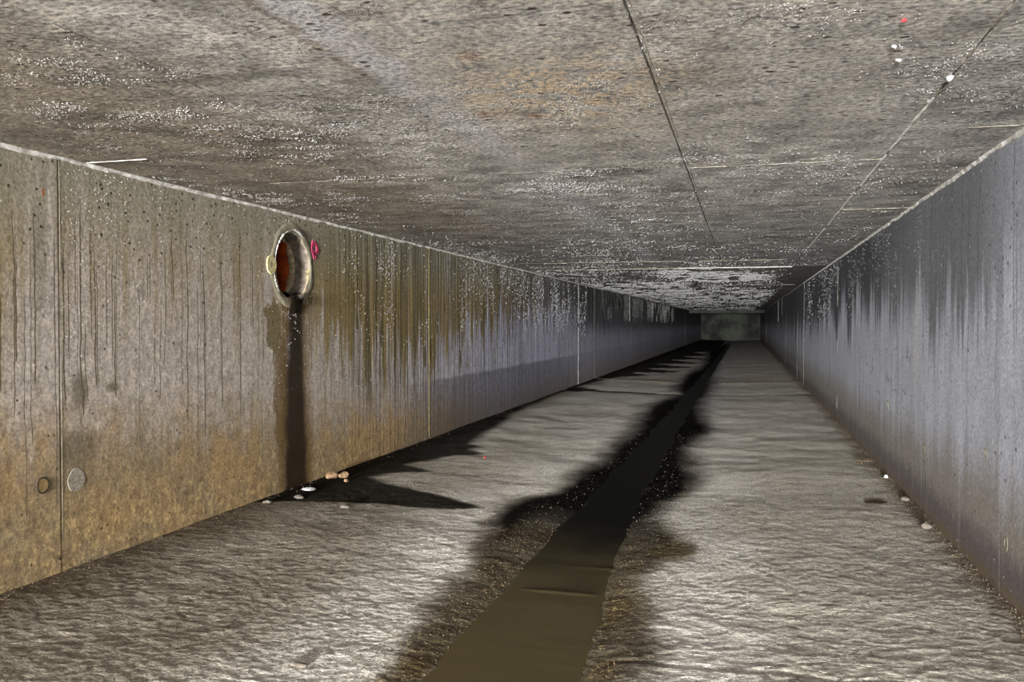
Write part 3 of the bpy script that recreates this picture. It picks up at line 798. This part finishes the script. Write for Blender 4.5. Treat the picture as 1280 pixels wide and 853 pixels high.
# ------------------------------------------------------------------ debris
FV = np.empty(len(floor.data.vertices) * 3, np.float32); floor.data.vertices.foreach_get('co', FV); FV = FV.reshape(-1, 3)
def ground(x, y, r=.03):
    m = (np.abs(FV[:, 0] - x) < r) & (np.abs(FV[:, 1] - y) < max(r, .0012 * y * y))
    return float(FV[m, 2].mean()) if m.any() else -.01
def stone(name, x, y, sx, sy, sz, mat, label, cat, seed, rz=0.0, z=None):
    bm = bmesh.new(); bmesh.ops.create_icosphere(bm, subdivisions=2, radius=1)
    rs = random.Random(seed); ax = [Vector((rs.uniform(-1, 1), rs.uniform(-1, 1), rs.uniform(-1, 1))).normalized() for _ in range(7)]
    cut = [rs.uniform(.55, .85) for _ in ax]
    for v in bm.verts:
        for a, c in zip(ax, cut):
            d = v.co.dot(a)
            if d > c: v.co -= a * (d - c) * .9
        v.co += v.co.normalized() * rs.uniform(-.05, .05)
        v.co = Vector((v.co.x * sx, v.co.y * sy, v.co.z * sz))
    o = from_bm(name, bm, M[mat]); o.location = (x, y, (ground(x, y) + sz * .45) if z is None else z); o.rotation_euler = (0, 0, rz)
    thing(o, label, cat)
    return o
stone('stone', -2.79, 5.50, .045, .05, .035, 'rock', 'tan stone against the left wall foot, farther of the touching pair', 'stone', 1)
stone('stone', -2.72, 5.55, .04, .05, .028, 'rock', 'flat tan stone beside another, just right of the wet run below the pipe', 'stone', 2)
stone('stone', -2.63, 5.40, .018, .02, .014, 'rock', 'tiny tan pebble alone right of the stone pair on wet floor', 'stone', 3)
stone('stone', -2.66, 4.80, .035, .03, .016, 'rockgrey', 'pale flat stone at the near edge of the wet tongue', 'stone', 4)
stone('stone', -2.77, 4.62, .03, .035, .014, 'rockgrey', 'small grey stone at the wall foot left of the dark run', 'stone', 5)
stone('plastic_scrap', -2.73, 5.06, .05, .04, .012, 'white', 'crumpled white scrap lying in the wet below the pipe', 'litter', 6)
stone('stone', -2.28, 4.66, .035, .03, .012, 'rockgrey', 'low pale clod in front of the long wet tongue', 'stone', 7)
stone('stone', .96, 6.50, .015, .02, .016, 'white', 'bright white pebble at the foot of the right wall', 'stone', 8)
stone('stone', .955, 5.72, .03, .035, .018, 'rockgrey', 'pale flat chip by the right wall, farther of two', 'stone', 9)
stone('stone', .935, 4.97, .032, .04, .025, 'rockgrey', 'grey-brown chunk by the right wall, nearest the camera', 'stone', 10)
stone('leaf_clump', .77, 5.62, .075, .07, .006, 'twig', 'dark flattened leaf clump on the floor near the right wall', 'leaf', 11)
stone('mud_clod', -1.40, 2.52, .035, .018, .009, 'rockgrey', 'small grey mud clod near the bottom of the picture, left of the channel', 'clod', 12)
stone('plastic_scrap', -2.05, 6.75, .010, .012, .006, 'red', 'tiny red fleck on dry floor beyond the wet tongue', 'litter', 13)
stone('lime_lump', .573, 2.77, .013, .020, .012, 'white', 'white lime lump on the right ceiling joint', 'lump', 14, z=H - .004)
stone('lime_lump', .37, 2.43, .008, .008, .006, 'white', 'white speck on the ceiling left of the right joint, farther of two', 'lump', 15, z=H - .002)
stone('lime_lump', .40, 2.56, .009, .007, .006, 'white', 'white speck on the ceiling nearest the lime lump', 'lump', 16, z=H - .002)
stone('paint_speck', .36, 2.23, .007, .006, .004, 'red', 'tiny red speck on the ceiling near the top edge', 'speck', 17, z=H - .001)

def twigs(x, y, label, seed):
    rs = random.Random(seed); bm = bmesh.new(); g = ground(x, y)
    for k in range(7):
        a = rs.uniform(0, math.pi); L = rs.uniform(.05, .11)
        p = Vector((x + rs.uniform(-.04, .04), y + rs.uniform(-.05, .05), g + .012 + k * .003))
        d = Vector((math.cos(a) * L, math.sin(a) * L, rs.uniform(-.01, .03)))
        q = bmesh.ops.create_cone(bm, segments=6, radius1=.005, radius2=.003, depth=1, cap_ends=True)
        rot = d.to_track_quat('Z', 'Y')
        for v in q['verts']: v.co = p + rot @ Vector((v.co.x, v.co.y, v.co.z * L))
    o = from_bm('twig_cluster', bm, M['twig']); thing(o, label, 'twigs'); return o
twigs(.86, 7.1, 'tangle of dark twigs and crumbs by the right wall foot', 4)

# crumbs gathered along the wall feet
def crumbs(name, n, x0, x1, y0, y1, smin, smax, mat, label, pw=2.0):
    t = RNG.random(n); x = x0 + (x1 - x0) * t ** pw; y = y0 * (y1 / y0) ** RNG.random(n)
    s = RNG.uniform(smin, smax, n)
    tet = np.array([(1, 0, -.4), (-.5, .87, -.4), (-.5, -.87, -.4), (0, 0, .8), (.6, .6, .3)])
    ang = RNG.uniform(0, 6.28, n)
    c, sn = np.cos(ang), np.sin(ang)
    # ground height from the floor mesh grid
    ny = np.unique(FV[:, 1]); nc = 500
    ri = np.clip(np.searchsorted(ny, y), 0, len(ny) - 1)
    ci = np.clip(np.round((x - (WL - .02)) / (WR - WL + .04) * (nc - 1)).astype(int), 0, nc - 1)
    gz = FV[ri * nc + ci, 2]
    v = np.stack([np.stack([x + s * (q[0] * c - q[1] * sn), y + s * (q[0] * sn + q[1] * c), gz + s * (q[2] + .3)], 1) for q in tet], 1).reshape(-1, 3)
    i = np.arange(n)[:, None] * 5
    f = np.concatenate([np.concatenate([i + a, i + b, i + d], 1) for a, b, d in ((0, 1, 4), (0, 4, 3), (1, 2, 3), (2, 0, 3), (1, 3, 4), (0, 2, 1))])
    o = from_np(name, v, f, M[mat], floor, False); o['kind'] = 'stuff'; o['label'] = label
crumbs('grit', 700, WR - .005, WR - .07, 2.8, 14, .002, .006, 'grit', 'brown grit strewn along the foot of the right wall')
crumbs('grit', 300, WL + .005, WL + .10, 2.4, 12, .002, .006, 'grit', 'grey grit strewn along the foot of the left wall')
crumbs('gravel', 700, -.99, -1.26, 2.3, 4.8, .0014, .004, 'grains', 'golden gravel grains along the left bank of the stream', 1.0)
crumbs('gravel', 420, -.56, -.26, 2.4, 4.7, .0014, .004, 'grains', 'golden gravel grains along the right bank of the stream', 1.0)
crumbs('gravel', 520, -1.25, -.36, 4.7, 9.0, .0015, .004, 'rockgrey', 'grey crumbs added as glints on the black wet bed beyond the stream shallows', 1.0)  # crumbs added to give the wet bed glints
# raised ragged joint across the floor
for k, (p0, p1) in enumerate((((-2.8, 16.75, .0), (-1.35, 16.6, -.03)), ((-.45, 16.6, -.035), (.95, 16.8, .0)))):
    ribbon('joint_ridge', (p0, p1), .07, .014, (0, 1, 0), UP, M['grit'], floor, 60 + k, rag=.8, step=.04)
